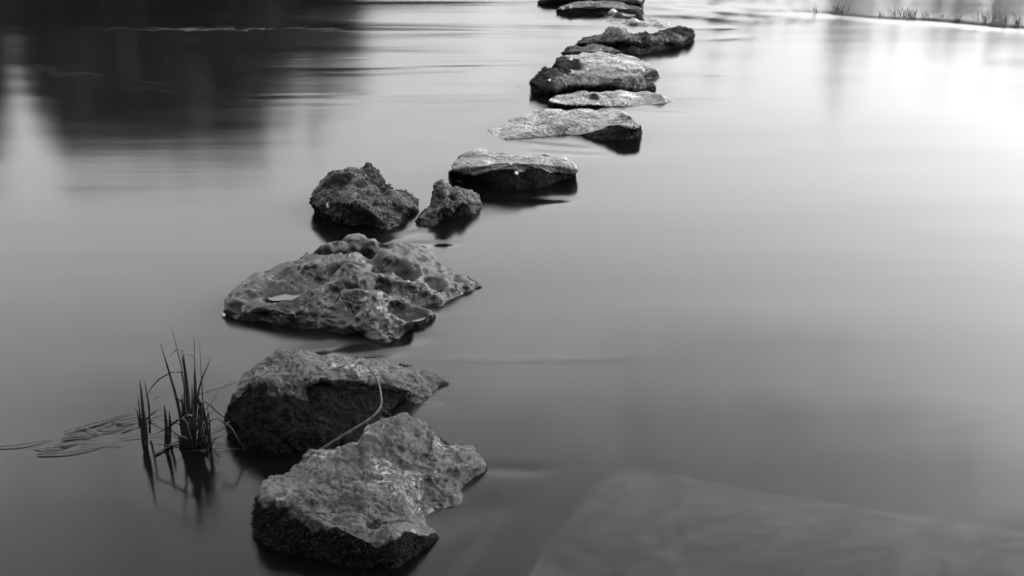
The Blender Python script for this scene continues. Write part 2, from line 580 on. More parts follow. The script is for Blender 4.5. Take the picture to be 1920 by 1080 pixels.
def bare_tree_mesh(seed):
    """unit-height leafless tree, trunk and crown of fine branches"""
    r = random.Random(seed)
    parts = ([], []), ([], [])
    def add(k, path, rad, sides):
        V, F = parts[k]
        v, f = tube(path, rad, sides)
        o = len(V)
        V.extend(v)
        F.extend([tuple(i + o for i in q) for q in f])
    add(0, [(0, 0, -0.03), (0.005, 0, 0.3), (-0.004, 0.004, 0.6), (0, 0, 0.9), (0, 0, 1.0)], [0.016, 0.012, 0.008, 0.004, 0.001], 7)
    def grow(p, d, L, rad, lev):
        q = p + d * L * 0.5 + Vector((r.gauss(0, 0.03), r.gauss(0, 0.03), 0.02)) * L
        e = q + (d + Vector((0, 0, 0.25))).normalized() * L * 0.5
        add(1, [p, q, e], [rad, rad * 0.75, rad * 0.4], 4 if lev else 5)
        if lev < 3:
            for c in range(4):
                t = r.uniform(0.25, 1.0)
                b = p.lerp(q, t * 2) if t < 0.5 else q.lerp(e, t * 2 - 1)
                nd = (d + Vector((r.gauss(0, 0.6), r.gauss(0, 0.6), r.gauss(0.25, 0.35)))).normalized()
                grow(b, nd, L * r.uniform(0.45, 0.65), rad * 0.5, lev + 1)
    for i in range(13):
        z = 0.18 + 0.72 * i / 13
        a = i * 2.4
        grow(Vector((0, 0, z)), Vector((math.cos(a), math.sin(a), 0.8)).normalized(), 0.2 * (1.15 - z), 0.006 * (1.1 - z) + 0.001, 1)
    out = []
    for nm, (V, F) in zip(('trunk', 'crown'), parts):
        me = bpy.data.meshes.new(nm)
        me.from_pydata([tuple(v) for v in V], [], F)
        me.materials.append(M_BARK)
        out.append(me)
    return tuple(out)

TREE_KINDS.append(bare_tree_mesh(21))
TREE_KINDS.append(bare_tree_mesh(22))
x, z = mirrored(1558, 262, 38)
plant_tree('tree', x, 38, z - 0.3, 4, 'tall bare tree on right far bank, mirrored as a faint grey upright streak', group='bare trees on the far bank', wide=0.75)
L_BARE = 'bare thin tree added out of view beyond the bright water to dim the mirrored low sky'
for k_, px in enumerate(list(range(960, 2500, 30)) + list(range(1575, 2500, 30))):  # row added out of view to dim the low sky mirrored at right
    dep = 40 + 6 * random.random()
    x, z = mirrored(px + random.uniform(-18, 18), random.choice((30, 60, 90, 120)) + (30 if px > 1300 else 0), dep)
    plant_tree('tree', x, dep, z - 0.3, 4 + k_ % 2, L_BARE, group='bare trees on the far bank', wide=1.25)
for px in range(1730, 2500, 22):  # more bare trees added to cut the mirrored glare at the right edge
    dep = 37 + 8 * random.random()
    x, z = mirrored(px + random.uniform(-12, 12), random.uniform(90, 140) + min(110, 0.3 * (px - 1730)), dep)
    plant_tree('tree', x, dep, z - 0.3, 4 + px % 2, L_BARE, group='bare trees on the far bank', wide=1.1)
# two unseen leaning trees, added to darken the sky mirrored in the near water
TREE_KINDS.append(tree_meshes(31, 0.25, 20000, 0.6, 0.115, True))
for (x, y, lean, lab) in ((-14.2, 12.0, 51, 'unseen leaning tree added on the left bank to darken the near water'), (14.0, 13.0, -49, 'unseen leaning tree added on the right bank to darken the near water')):
    t = plant_tree('tree', x, y, 18, 6, lab, group='unseen trees added to darken the near water')
    t.rotation_euler = (0, math.radians(lean), 0)
# unseen trees added behind and beside the camera to keep light off the stones
L_NEAR = 'tall leafy tree of the wood on the near bank, at the photographer\'s back'
for (x, y, h, kd) in [(-9, -4.5, 12, 2), (-5.5, -6, 13, 0), (-2.2, -5, 12, 2), (1.2, -6, 13, 0), (4.4, -5, 12, 2), (7.8, -6.2, 13, 0), (-13, -3, 12, 0), (11.5, -4.5, 12, 2), (10.5, -1, 12, 2), (11, 2.5, 13, 0), (11.5, 6, 12, 2), (13, 9.5, 13, 0), (14.5, 4, 14, 2), (14, -0.5, 14, 0), (15, 12.5, 13, 2), (18, 8, 14, 0), (-9.5, -1.5, 12, 0), (-12, 1.5, 13, 2), (-15, 5, 13, 0), (-0.5, -8.5, 14, 0), (-7.5, -9, 14, 2), (6, -9, 14, 2)]:
    plant_tree('tree', x, y, h, kd, L_NEAR, group='unseen trees added to block light', wide=1.15)

# ------------------------------------------------------------------ rocks
M_MOSS = plain_material('moss_strands', 0.008, 0.055, 40, 0.9, 0.1)

def resample(pts, n):
    """closed polyline of k-dim points -> n points, following cumulative length of the first half of columns"""
    pts = np.asarray(pts)
    d = np.linalg.norm(np.diff(np.vstack((pts, pts[:1]))[:, :2], axis=0), axis=1) + 1e-6
    s = np.concatenate(([0], np.cumsum(d)))
    u = np.linspace(0, s[-1], n, endpoint=False)
    q = np.vstack((pts, pts[:1]))
    return np.stack([np.interp(u, s, q[:, c]) for c in range(pts.shape[1])], -1)

def csmooth(a, times):
    for _ in range(times):
        a = 0.25 * np.roll(a, 1, 0) + 0.5 * a + 0.25 * np.roll(a, -1, 0)
    return a

def build_rock(name, label, rim, mat, centre=None, bumps=(), seed=1, nu=320, nside=34, ntop=64, depth=0.30,
               dome=0.0, big=0.03, mid=0.012, small=0.004, pits=0.0, pit_scale=22, strata=0.0, ledge=0.0,
               moss=0.1, flank=1.0, tufts=0, tuft_len=0.012, round_v=3, zc=None, cat='rock', group=None, bulge=0.0, moss_spots=(), crack=0.006, zs=1.0):
    """rim: (px, py, z) or (px, py, z, waterline px, waterline py), clockwise round the rock"""
    rim = [(r[0], r[1], r[2] * zs) + tuple(r[3:]) for r in rim]     # zs: how steeply the rock stands
    zc = None if zc is None else zc * zs
    T, Wl = [], []
    for r in rim:
        t = on_z(r[0], r[1], r[2])
        T.append(t)
        Wl.append(on_z(r[3], r[4]) if len(r) == 5 else None)
    T = np.array(T)
    ztop = T[:, 2].mean() if zc is None else zc
    c = T[:, :2].mean(0) if centre is None else on_z(*centre, ztop)[:2]
    Wp = np.array([w[:2] if w is not None else c + (t[:2] - c) * (1.0 + 0.5 * max(t[2], 0.0)) for t, w in zip(T, Wl)])
    ring = resample(np.hstack((T, Wp)), nu)
    ring = csmooth(ring, max(1, nu // 160))
    Tx, Tz, Wx = ring[:, :2], ring[:, 2], ring[:, 3:5]
    blist = []
    for (px, py, dz, rad) in bumps:
        blist.append((on_z(px, py, ztop)[:2], dz, rad if isinstance(rad, tuple) else (rad, rad)))
    def bump_at(p):
        h = np.zeros(p.shape[:-1])
        for (q, dz, (ra, rb)) in blist:
            e = ((p[..., 0] - q[0]) / ra) ** 2 + ((p[..., 1] - q[1]) / rb) ** 2
            h += dz * np.exp(-e ** (1.7 if dz < 0 else 1.3))
        return h
    Tz = Tz + bump_at(Tx)
    Wz = np.minimum(0.0, Tz - 0.03)
    rows = []
    for i in range(nside):                                 # from the river bed up the flank
        f = i / (nside - 1)
        if f < 0.35:
            k = f / 0.35
            xy = c + (Wx - c) * (1.0 - 0.12 * (1 - k))
            z = -depth * (1 - k) + Wz * k
        else:
            k = (f - 0.35) / 0.65
            xy = Wx + (Tx - Wx) * (k ** 1.3)
            xy = c + (xy - c) * (1 + bulge * math.sin(math.pi * k))
            z = Wz + (Tz - Wz) * k
        rows.append(np.column_stack((xy, z)))
    zmid = (Tz.mean() + dome) if zc is None else zc
    for i in range(1, ntop + 1):
        rho = max(0.003, 1 - i / ntop)
        xy = c + (Tx - c) * rho
        z = zmid + (Tz - bump_at(Tx) - zmid) * rho ** 1.7 + bump_at(xy)
        rows.append(np.column_stack((xy, z)))
    G = np.array(rows)                                     # (nv, nu, 3)
    for _ in range(round_v):
        G[1:-1] = 0.25 * G[:-2] + 0.5 * G[1:-1] + 0.25 * G[2:]
    def normals(G):
        du = np.roll(G, -1, 1) - np.roll(G, 1, 1)
        dv = np.empty_like(G)
        dv[1:-1] = G[2:] - G[:-2]
        dv[0], dv[-1] = G[1] - G[0], G[-1] - G[-2]
        n = np.cross(du, dv)
        n /= np.linalg.norm(n, axis=-1, keepdims=True) + 1e-9
        n[-3:] = n[-4].mean(0) / (np.linalg.norm(n[-4].mean(0)) + 1e-9)
        return n
    N = normals(G)
    if N[nside // 2:, :, 2].mean() < 0:
        N = -N
        flip = True
    else:
        flip = False
    off = np.array((seed * 7.13, seed * 3.71, seed * 1.17))
    Q = G + off
    keep = sstep(-0.12, -0.01, G[..., 2])[..., None] * 0.7 + 0.3
    warp = 0.02 * np.stack((noise3(Q * 9, seed), noise3(Q * 9 + 5, seed + 1), noise3(Q * 9 + 11, seed + 2)), -1)
    Qw = Q + warp
    d = big * 0.7 * fbm(Qw * 5.5, 2, seed + 3)
    d = d + mid * (0.9 * fbm(Qw * 14, 3, seed + 9, 0.5) + 0.35 * (fbm(Qw * 17, 2, seed + 60, 0.5, True) - 0.5))
    d = d + small * fbm(Qw * 52, 3, seed + 15, 0.62, True)
    if strata:
        lay = Qw[..., 2] * 60 + 2.5 * noise3(Q * 5, seed + 4) + Q[..., 1] * 6
        d = d + strata * (np.abs((lay / 2.0) % 2 - 1) - 0.5) * (0.4 + 0.6 * (1 - np.abs(N[..., 2])))
    if pits:
        w1 = worley(Qw * pit_scale, seed + 6)
        w2 = worley(Qw * pit_scale * 2.3, seed + 8)
        pm = sstep(-0.25, 0.25, noise3(Q * 6, seed + 21))
        d = d - pits * sstep(0.5, 0.12, w1) * (0.35 + 0.65 * pm) - 0.4 * pits * sstep(0.45, 0.1, w2)
    if crack:                                              # narrow fissures and broken steps
        c1 = np.abs(noise3(Qw * np.array((7, 11, 11)), seed + 50))
        c2 = np.abs(noise3(Qw * np.array((15, 24, 20)), seed + 51))
        cm = sstep(-0.1, 0.2, noise3(Q * 4, seed + 52))
        d = d - crack * (sstep(0.07, 0.0, c1) * (0.4 + 0.6 * cm) + 0.5 * sstep(0.06, 0.0, c2) * cm)
        blk_ = noise3(Qw * 10, seed + 53) * 2.2
        d = d + crack * 0.9 * (np.floor(blk_ * 2) / 2 + sstep(0.35, 0.5, (blk_ * 2) % 1 / 2) * 0.5)
    if ledge:                                              # stepped scars across the top
        s = Q[..., 0] * 3 + Q[..., 1] * 14 + 1.6 * noise3(Q * 4, seed + 30)
        fr = s - np.floor(s)
        d = d + ledge * (fr ** 3 - 0.3) * np.clip(N[..., 2], 0, 1)
    G = G + N * (d[..., None] * keep)
    G[-1] = G[-2].mean(0)
    N2 = normals(csmooth(G.transpose(1, 0, 2), 2).transpose(1, 0, 2))
    if flip:
        N2 = -N2
    # where moss and algae sit: flanks and a band above the waterline, broken up by patches
    patch = fbm(Q * 8, 3, seed + 40)
    row = np.arange(G.shape[0])[:, None] - (nside - 1)
    onflank = sstep(0.06 * nside, -0.14 * nside, row + 0.16 * nside * fbm(Q * 14, 3, seed + 44))
    mm = moss + flank * onflank + 0.42 * patch
    k_px = None
    for (px, py, w, rad) in moss_spots:
        if k_px is None:
            k_px = pixel_of(G)
            k_face = np.where((N * (np.array((0, 0, CAM_H)) - G)).sum(-1) > 0, 0, 1e6)
        e_ = (k_px[0] - px) ** 2 + (k_px[1] - py) ** 2 + k_face
        q0 = G[np.unravel_index(np.argmin(e_), e_.shape)]
        mm = mm + w * np.exp(-((G - q0) ** 2).sum(-1) / rad ** 2)
    mm = np.clip(mm, 0, 1)
    nv = G.shape[0]
    i = np.arange((nv - 1) * nu)
    r, cc = i // nu, i % nu
    c2 = (cc + 1) % nu
    q = np.stack((r * nu + cc, r * nu + c2, (r + 1) * nu + c2, (r + 1) * nu + cc), -1)
    if flip:
        q = q[:, ::-1]
    origin = np.array((c[0], c[1], 0.0))
    o = fast_mesh(name, G.reshape(-1, 3) - origin, q, mat, attr={'moss': mm})
    o.location = tuple(origin)
    tag(o, label, cat, group)
    if tufts:
        sel = np.argwhere((mm > 0.55) & (G[..., 2] > 0.004))
        sel = sel[sel[:, 0] < nv - 6]
        if len(sel):
            g = np.random.default_rng(seed)
            w = np.linalg.norm(G[np.minimum(sel[:, 0] + 1, nv - 1), sel[:, 1]] - G[sel[:, 0], sel[:, 1]], axis=1)
            w = w * np.linalg.norm(G[sel[:, 0], (sel[:, 1] + 1) % nu] - G[sel[:, 0], sel[:, 1]], axis=1)
            pick = sel[g.choice(len(sel), tufts, p=w / w.sum())]
            p = G[pick[:, 0], pick[:, 1]] - origin
            nn = N2[pick[:, 0], pick[:, 1]]
            dirn = nn + 0.75 * g.normal(size=nn.shape) + np.array((0, 0, -0.1))
            dirn /= np.linalg.norm(dirn, axis=1, keepdims=True)
            sd_ = np.cross(dirn, g.normal(size=nn.shape))
            sd_ /= np.linalg.norm(sd_, axis=1, keepdims=True)
            ln = tuft_len * (0.35 + g.random(tufts) ** 2)[:, None]
            wd = (0.0011 + 0.0012 * g.random(tufts))[:, None]
            p0 = p - nn * 0.003
            v = np.stack((p0 - sd_ * wd, p0 + sd_ * wd, p0 + dirn * ln), 1).reshape(-1, 3)
            mo = fast_mesh('moss', v, np.arange(tufts * 3).reshape(-1, 3), M_MOSS, parent=o, smooth=False)
            mo['kind'] = 'stuff'
    GRIDS[o.name] = (G, N2)
    return o

GRIDS = {}

MR1 = rock_material('pale_limestone_near', 0.018, 0.105, 1.0, 0.30, 0.35, 1.0)
MR2 = rock_material('limestone_boulder', 0.018, 0.105, 0.9, 0.30, 0.4, 2.0)
MR3 = rock_material('pitted_wet_limestone', 0.018, 0.075, 0.5, 0.25, 0.3, 3.0, 0.5)
MR4 = rock_material('mossy_lump', 0.04, 0.13, 0.6, 0.5, 0.2, 4.0, 1.0, 0.016)
MR6 = rock_material('smooth_wet_stone', 0.14, 0.34, 0.1, 0.4, 0.55, 5.0, 0.5)
MR7 = rock_material('awash_slab', 0.24, 0.5, 0.1, 0.3, 0.5, 6.0, 0.7, 0.035)
MR9 = rock_material('dark_mossy_stone', 0.05, 0.14, 0.5, 0.5, 0.3, 7.0, 0.9, 0.04)
MSLAB = rock_material('drowned_slab', 0.045, 0.17, 0.5, 0.8, 0.2, 8.0, 0.6, edge_tone=0.0, grain_amt=0.1, film=1.0)

# nearest rock, its right side under water
R1 = build_rock('rock', 'nearest rock, pale top with bays of water on its right and black mossy front', [
    (491, 927, .10, 470, 990), (498, 906, .10), (536, 884, .09), (583, 849, .085), (606, 844, .085), (641, 840, .08), (676, 831, .075),
    (690, 806, .10), (714, 799, .10), (732, 796, .095), (755, 785, .105), (790, 790, .095), (816, 814, .06), (839, 828, .045), (889, 843, .03),
    (908, 869, .012), (902, 884, .0), (892, 905, -.010), (880, 940, -.014), (846, 970, .0), (822, 984, .022, 830, 992), (790, 998, .04, 798, 1022), (761, 1000, .055, 776, 1042),
    (731, 1009, .06, 746, 1061), (694, 1018, .07, 690, 1063), (660, 1003, .075, 640, 1061), (621, 987, .08, 595, 1054), (580, 971, .085, 556, 1043), (551, 945, .095, 513, 1030), (510, 935, .10, 478, 1012)],
    MR1, centre=(680, 930), seed=1, nu=600, nside=60, ntop=120, zc=.085, big=.012, mid=.006, small=.0022, ledge=.008, pits=.006, pit_scale=26, crack=.0045,
    bumps=[(822, 925, -.030, (.07, .09)), (700, 968, -.04, .022), (732, 952, -.02, .04), (745, 815, .012, .05), (660, 900, .008, .08), (800, 905, -.012, .05), (640, 950, -.006, .06), (705, 815, .008, .05), (760, 850, -.015, .06)],
    moss=.0, tufts=9000, tuft_len=.012)

R2 = build_rock('rock', 'rounded boulder with black front and light top, a curved twig lying over it', [
    (440, 752, .10, 429, 806), (455, 705, .13), (488, 676, .155), (530, 662, .16), (561, 662, .155), (598, 666, .135), (611, 671, .125), (660, 670, .11), (705, 671, .10), (738, 682, .075), (790, 695, .045), (819, 708, .018),
    (824, 722, .0), (818, 738, -.004), (790, 742, .01, 800, 752), (751, 733, .04, 748, 757), (712, 722, .07, 722, 776), (660, 722, .09, 690, 812), (621, 720, .105, 650, 838), (590, 716, .12, 590, 848), (556, 734, .13, 545, 852), (515, 728, .14, 500, 853), (478, 716, .135, 460, 850), (452, 738, .115, 438, 826)],
    MR2, centre=(600, 712), seed=2, nu=560, nside=100, ntop=80, zc=.145, big=.016, mid=.007, small=.0025, crack=.005, pits=.005, pit_scale=24, strata=.003, ledge=.006,
    bumps=[(700, 700, -.015, .06), (535, 695, .012, .09), (640, 700, -.008, .05)], moss=.05, tufts=9000, tuft_len=.010, bulge=.06, round_v=12, moss_spots=[(815, 725, -.9, .07), (790, 740, -.6, .06)])

pit_list = [(688, 465, -0.054, (.03, .035)), (648, 466, -0.054, (.045, .03)), (736, 487, -0.054, (.045, .035)), (702, 481, -0.052, (.032, .04)), (643, 500, -0.054, (.05, .025)), (623, 544, -0.041, .026),
            (584, 512, -0.052, (.075, .05)), (662, 532, -0.054, (.075, .03)), (764, 493, -0.047, .035), (606, 470, -0.052, (.04, .025)), (778, 525, -0.057, (.055, .05)), (745, 575, -0.030, .02), (710, 500, -0.041, .03),
            (720, 525, -0.047, (.06, .04)), (812, 500, -0.041, .03), (655, 556, -0.019, .03), (690, 580, -0.022, .05), (532, 527, -0.051, (.075, .05)), (768, 552, -0.047, (.07, .035)), (835, 545, -0.041, (.035, .03)),
            (645, 510, .03, (.06, .03)), (560, 500, .015, (.06, .05)), (665, 455, .010, (.06, .06)), (848, 535, -0.041, (.03, .12)), (870, 535, .02, (.04, .05)), (826, 528, -0.041, (.04, .035)), (700, 548, .018, (.08, .02)), (520, 560, .015, (.07, .03)),
            (600, 575, -0.027, (.03, .02)), (560, 560, -0.020, .02), (480, 555, -0.016, .03), (790, 570, .012, (.06, .03)), (640, 590, -0.020, (.05, .02))]
R3 = build_rock('rock', 'broad pitted rock with hollows and small bright pools, largest in the row', [
    (416, 582, .02, 410, 592), (424, 562, .04), (447, 531, .06), (483, 510, .075), (547, 487, .085), (592, 462, .105), (621, 453, .11), (666, 441, .11), (694, 449, .105), (727, 455, .10), (798, 459, .08), (822, 484, .06), (848, 507, .035),
    (876, 517, .03), (906, 534, .006), (868, 551, .0, 869, 554), (832, 572, .008, 832, 577), (815, 582, .03, 814, 598), (784, 596, .03, 786, 609), (750, 616, .03, 748, 632), (722, 628, .022, 722, 639), (671, 617, .022, 671, 630), (609, 605, .022, 609, 619), (560, 596, .03, 547, 615), (514, 582, .042, 511, 606), (460, 584, .03, 450, 600)],
    MR3, centre=(660, 540), seed=3, nu=600, nside=50, ntop=140, zc=.10, big=.010, mid=.004, small=.0010, pits=.020, pit_scale=12, ledge=.003, crack=.002,
    bumps=pit_list, moss=-.1, flank=.6, round_v=2)

R4 = build_rock('rock', 'dark mossy humped rock with two knobs, left of the small peaked stone', [
    (590, 385, .05, 589, 392), (592, 360, .10), (606, 341, .135), (633, 323, .16), (653, 312, .175), (674, 318, .165), (691, 312, .17), (706, 324, .15), (715, 341, .11), (738, 361, .06), (761, 362, .05), (776, 378, .025), (780, 394, .005),
    (752, 404, .01), (750, 418, .0), (727, 425, .006, 727, 430), (700, 415, .012, 700, 424), (665, 411, .02, 665, 420), (633, 407, .028, 633, 418), (610, 396, .035, 612, 407)],
    MR4, zs=0.72, centre=(660, 385), seed=4, nu=420, nside=60, ntop=80, zc=.14, big=.022, mid=.012, small=.006, pits=.006, pit_scale=30,
    bumps=[(650, 350, .02, .05), (695, 352, .02, .04), (675, 345, -.015, .03), (700, 400, -.03, .06)], moss=.42, flank=.3, moss_spots=[(700, 415, -.35, .09), (612, 378, -.3, .04)], tufts=7000, tuft_len=.011, round_v=8)

R5 = build_rock('rock', 'small twin-peaked mossy stone between the humped rock and the flat stone', [
    (800, 392, .03, 785, 416), (808, 372, .06), (816, 356, .10), (828, 347, .12), (842, 356, .095), (860, 354, .09), (884, 362, .06), (905, 378, .02), (890, 397, .0, 890, 402), (860, 396, .02, 855, 407), (825, 398, .03, 822, 413), (808, 412, .012, 808, 425), (792, 408, .015, 790, 421)],
    MR4, zs=0.85, centre=(840, 388), seed=5, nu=340, nside=40, ntop=60, zc=.07, big=.014, mid=.012, small=.004, bumps=[(826, 372, .035, .03), (862, 374, .022, .03), (845, 374, -.03, .022)], moss=.3, flank=.35, tufts=2500, tuft_len=.008, round_v=4)

R6 = build_rock('rock', 'smooth flat-topped rounded stone with one white spot on its dark front', [
    (849, 318, .075, 843, 332), (851, 305, .085), (862, 289, .09), (895, 280, .09), (939, 283, .085), (997, 289, .08), (1060, 296, .075), (1078, 316, .05, 1080, 326), (1070, 326, .03, 1070, 332), (1026, 320, .055, 1040, 345), (991, 311, .078, 1005, 353), (968, 315, .08, 968, 356), (933, 318, .078, 925, 354), (881, 324, .06, 880, 346)],
    MR6, centre=(960, 308), seed=6, nu=420, nside=50, ntop=70, zc=.095, big=.012, mid=.004, small=.0012, moss=-.05, flank=1.1, moss_spots=[(1060, 318, -.5, .08)], tufts=2200, tuft_len=.007, ledge=.003, round_v=12, bulge=.03)

R7 = build_rock('rock', 'low pale slab awash on the left with a dark raised right end', [
    (914, 245, .0), (962, 223, .012), (1005, 209, .022), (1067, 204, .03), (1150, 206, .06), (1178, 218, .07), (1204, 236, .06, 1206, 250), (1194, 240, .058, 1196, 258), (1170, 234, .066, 1172, 263), (1140, 234, .058, 1135, 262), (1110, 246, .03, 1105, 260), (1092, 252, .006), (1055, 254, -.003), (1000, 260, -.004), (945, 262, -.002)],
    MR7, centre=(1080, 230), seed=7, nu=380, nside=36, ntop=64, zc=.032, big=.006, mid=.004, small=.003, strata=.002, ledge=.006, moss=-.1, flank=1.1, moss_spots=[(1165, 215, .6, .04), (1185, 225, .4, .05)], tufts=2200, tuft_len=.009)

R8 = build_rock('rock', 'thin pale slab nearly level with the water, a dark lump on it', [
    (1029, 188, .03, 1028, 196), (1041, 176, .035), (1080, 171, .035), (1130, 173, .03), (1205, 173, .02), (1242, 178, .018), (1266, 190, .002), (1205, 200, -.004), (1155, 200, -.002), (1105, 195, .02, 1106, 200), (1062, 196, .025, 1062, 203), (1038, 192, .028, 1036, 199)],
    MR7, centre=(1130, 187), seed=8, nu=340, nside=30, ntop=56, zc=.022, big=.006, mid=.003, small=.002, ledge=.004, bumps=[(1117, 184, .03, (.035, .03)), (1238, 181, .018, (.03, .02))], moss=-.1, flank=1.0, moss_spots=[(1117, 184, .8, .05), (1245, 182, .7, .05)], tufts=900, tuft_len=.008)

R9 = build_rock('rock', 'long dark stone with high mossy left end tapering to the right', [
    (997, 154, .06, 995, 162), (1003, 141, .09), (1020, 127, .12), (1055, 127, .115), (1072, 138, .09), (1105, 146, .07), (1130, 151, .055), (1205, 153, .045), (1228, 164, .01), (1205, 167, .012, 1205, 171), (1160, 164, .03, 1160, 171), (1117, 163, .035, 1117, 172), (1055, 162, .045, 1055, 173), (1027, 164, .055, 1028, 180), (1008, 160, .06, 1005, 172)],
    MR9, zs=0.85, centre=(1080, 160), seed=9, nu=340, nside=40, ntop=56, zc=.07, big=.018, mid=.012, small=.005, moss=.48, flank=.5, moss_spots=[(1060, 163, -.45, .09), (1020, 150, .3, .1)], tufts=4000, tuft_len=.013)

R10 = build_rock('rock', 'pale smooth slab tilted down to the right with grooves along its front', [
    (1037, 118, .09, 1035, 132), (1041, 108, .105), (1056, 102, .11), (1130, 101, .10), (1187, 105, .085), (1215, 120, .07), (1232, 128, .06, 1234, 143), (1225, 134, .05, 1226, 147), (1192, 141, .025, 1192, 150), (1150, 145, .012, 1150, 149), (1110, 142, .03, 1110, 149), (1075, 132, .065, 1075, 148)],
    MR7, zs=0.5, centre=(1130, 123), seed=10, nu=360, nside=36, ntop=60, zc=.085, big=.012, mid=.005, small=.002, ledge=.010, bumps=[(1085, 125, -.02, (.05, .06))], moss=-.1, flank=.12, moss_spots=[(1065, 125, .9, .10), (1050, 112, .6, .08), (1228, 138, .5, .07), (1150, 146, .25, .05)], tufts=1800, tuft_len=.009)

R11 = build_rock('rock', 'low dark rounded lump wedged between the pale tilted slab and long mossy rock', [
    (1053, 98, .03), (1063, 88, .06), (1092, 87, .07), (1117, 80, .085), (1145, 87, .06), (1167, 97, .015), (1140, 101, .02, 1140, 104), (1100, 101, .03, 1100, 106), (1070, 102, .02, 1070, 106)],
    MR9, zs=0.55, centre=(1108, 98), seed=11, nu=260, nside=30, ntop=40, zc=.06, big=.012, mid=.008, small=.004, moss=.35, flank=.4, tufts=1500, tuft_len=.009)

R12 = build_rock('rock', 'long bushy mossy rock with a raised blunt right end', [
    (1081, 82, .06, 1080, 90), (1092, 67, .10), (1130, 61, .115), (1145, 52, .14), (1170, 53, .14), (1192, 66, .105), (1230, 62, .10), (1280, 48, .09), (1296, 50, .085), (1297, 64, .05, 1297, 74), (1285, 72, .05, 1284, 82), (1268, 78, .045, 1268, 88), (1240, 80, .05, 1240, 93), (1198, 84, .06, 1198, 103), (1155, 82, .05, 1155, 95), (1110, 84, .05, 1110, 95)],
    MR9, zs=0.7, centre=(1185, 78), seed=12, nu=360, nside=40, ntop=56, zc=.09, big=.02, mid=.014, small=.006, bumps=[(1155, 72, .03, .06), (1220, 78, -.03, .07), (1150, 80, -.02, .05)], moss=.55, flank=.4, moss_spots=[(1160, 82, -.5, .09)], tufts=5000, tuft_len=.014)

R13 = build_rock('rock', 'drowned pale rock breaking the surface in dark bits behind the mossy rock', [
    (1125, 38, -.006), (1135, 28, .004), (1160, 25, .004), (1215, 34, .004), (1255, 46, .004), (1240, 54, -.006), (1190, 52, -.006), (1150, 46, -.006)],
    MR7, centre=(1190, 41), seed=13, nu=260, nside=26, ntop=48, zc=.0, big=.008, mid=.006, small=.004, bumps=[(1146, 27, .03, .03), (1158, 33, .025, .035), (1197, 37, .035, .025), (1187, 44, .02, .04), (1210, 46, .015, .03)], moss=.0, flank=.2, moss_spots=[(1146, 27, .8, .06), (1158, 33, .8, .06), (1197, 37, .8, .05), (1187, 44, .6, .06)], tufts=700, tuft_len=.01)

R14 = build_rock('rock', 'low rounded rock near the end of the row with pale flecks at left', [
    (1042, 18, .03, 1041, 22), (1050, 11, .05), (1067, 7, .055), (1105, 3, .06), (1155, 2, .06), (1187, 7, .05), (1203, 16, .025), (1196, 21, .012, 1197, 24), (1130, 21, .014, 1130, 25), (1060, 21, .014, 1060, 25)],
    MR9, zs=0.8, centre=(1122, 14), seed=14, nu=300, nside=32, ntop=48, zc=.052, big=.010, mid=.005, small=.002, moss=-.15, flank=.1, moss_spots=[(1060, 15, .5, .1), (1195, 18, .5, .1)], tufts=1200, tuft_len=.01)

R15 = build_rock('rock', 'farthest dark rock of the row, cut by the top edge of view', [
    (1010, 1, .03), (1030, -7, .06), (1080, -10, .08), (1150, -11, .09), (1195, -8, .08), (1206, 0, .06, 1206, 10), (1200, 4, .06, 1202, 14), (1150, 0, .06, 1150, 10), (1090, 0, .05, 1090, 8), (1045, 3, .02, 1045, 7)],
    MR9, zs=0.8, centre=(1120, -2), seed=15, nu=280, nside=30, ntop=40, zc=.075, big=.012, mid=.01, small=.004, moss=.1, flank=.4, tufts=2000, tuft_len=.013)

build_rock('drowned_slab', 'large pale flat slab lying under the water at lower right', [
    (985, 1109, -.085), (1040, 1034, -.08), (1080, 979, -.075), (1100, 949, -.072), (1130, 924, -.07), (1163, 903, -.07), (1205, 904, -.07), (1380, 936, -.075), (1560, 969, -.08), (1760, 999, -.085), (1950, 1032, -.09), (2120, 1064, -.10), (2100, 1274, -.11), (1600, 1354, -.11), (1100, 1274, -.10)],
    MSLAB, centre=(1500, 1080), seed=16, nu=420, nside=30, ntop=80, depth=.3, zc=-.075, big=.006, mid=.004, small=.002, moss=-.5, flank=0, cat='slab')
build_rock('drowned_rock', 'small drowned rock just under the water right of the black-fronted boulder', [
    (742, 776, -.02), (752, 760, -.006), (780, 750, -.003), (815, 750, -.004), (834, 762, -.004), (828, 774, -.005), (790, 778, -.004), (762, 782, -.012)],
    MR2, centre=(790, 765), seed=17, nu=220, nside=24, ntop=40, zc=-.001, big=.008, mid=.006, small=.003, moss=.0, flank=0)

# ------------------------------------------------------------------ small things
def spot_on(rock, px, py):
    """point and normal of the rock surface seen at a pixel"""
    G, N = GRIDS[rock.name]
    u, v, dep = pixel_of(G)
    facing = (N * (np.array((0, 0, CAM_H)) - G)).sum(-1) > 0
    err = (u - px) ** 2 + (v - py) ** 2 + np.where(facing, 0, 1e6)
    k = np.argwhere(err < max(err.min() * 4, 9))
    k = k[np.argmin(dep[k[:, 0], k[:, 1]])]
    return G[k[0], k[1]], N[k[0], k[1]]

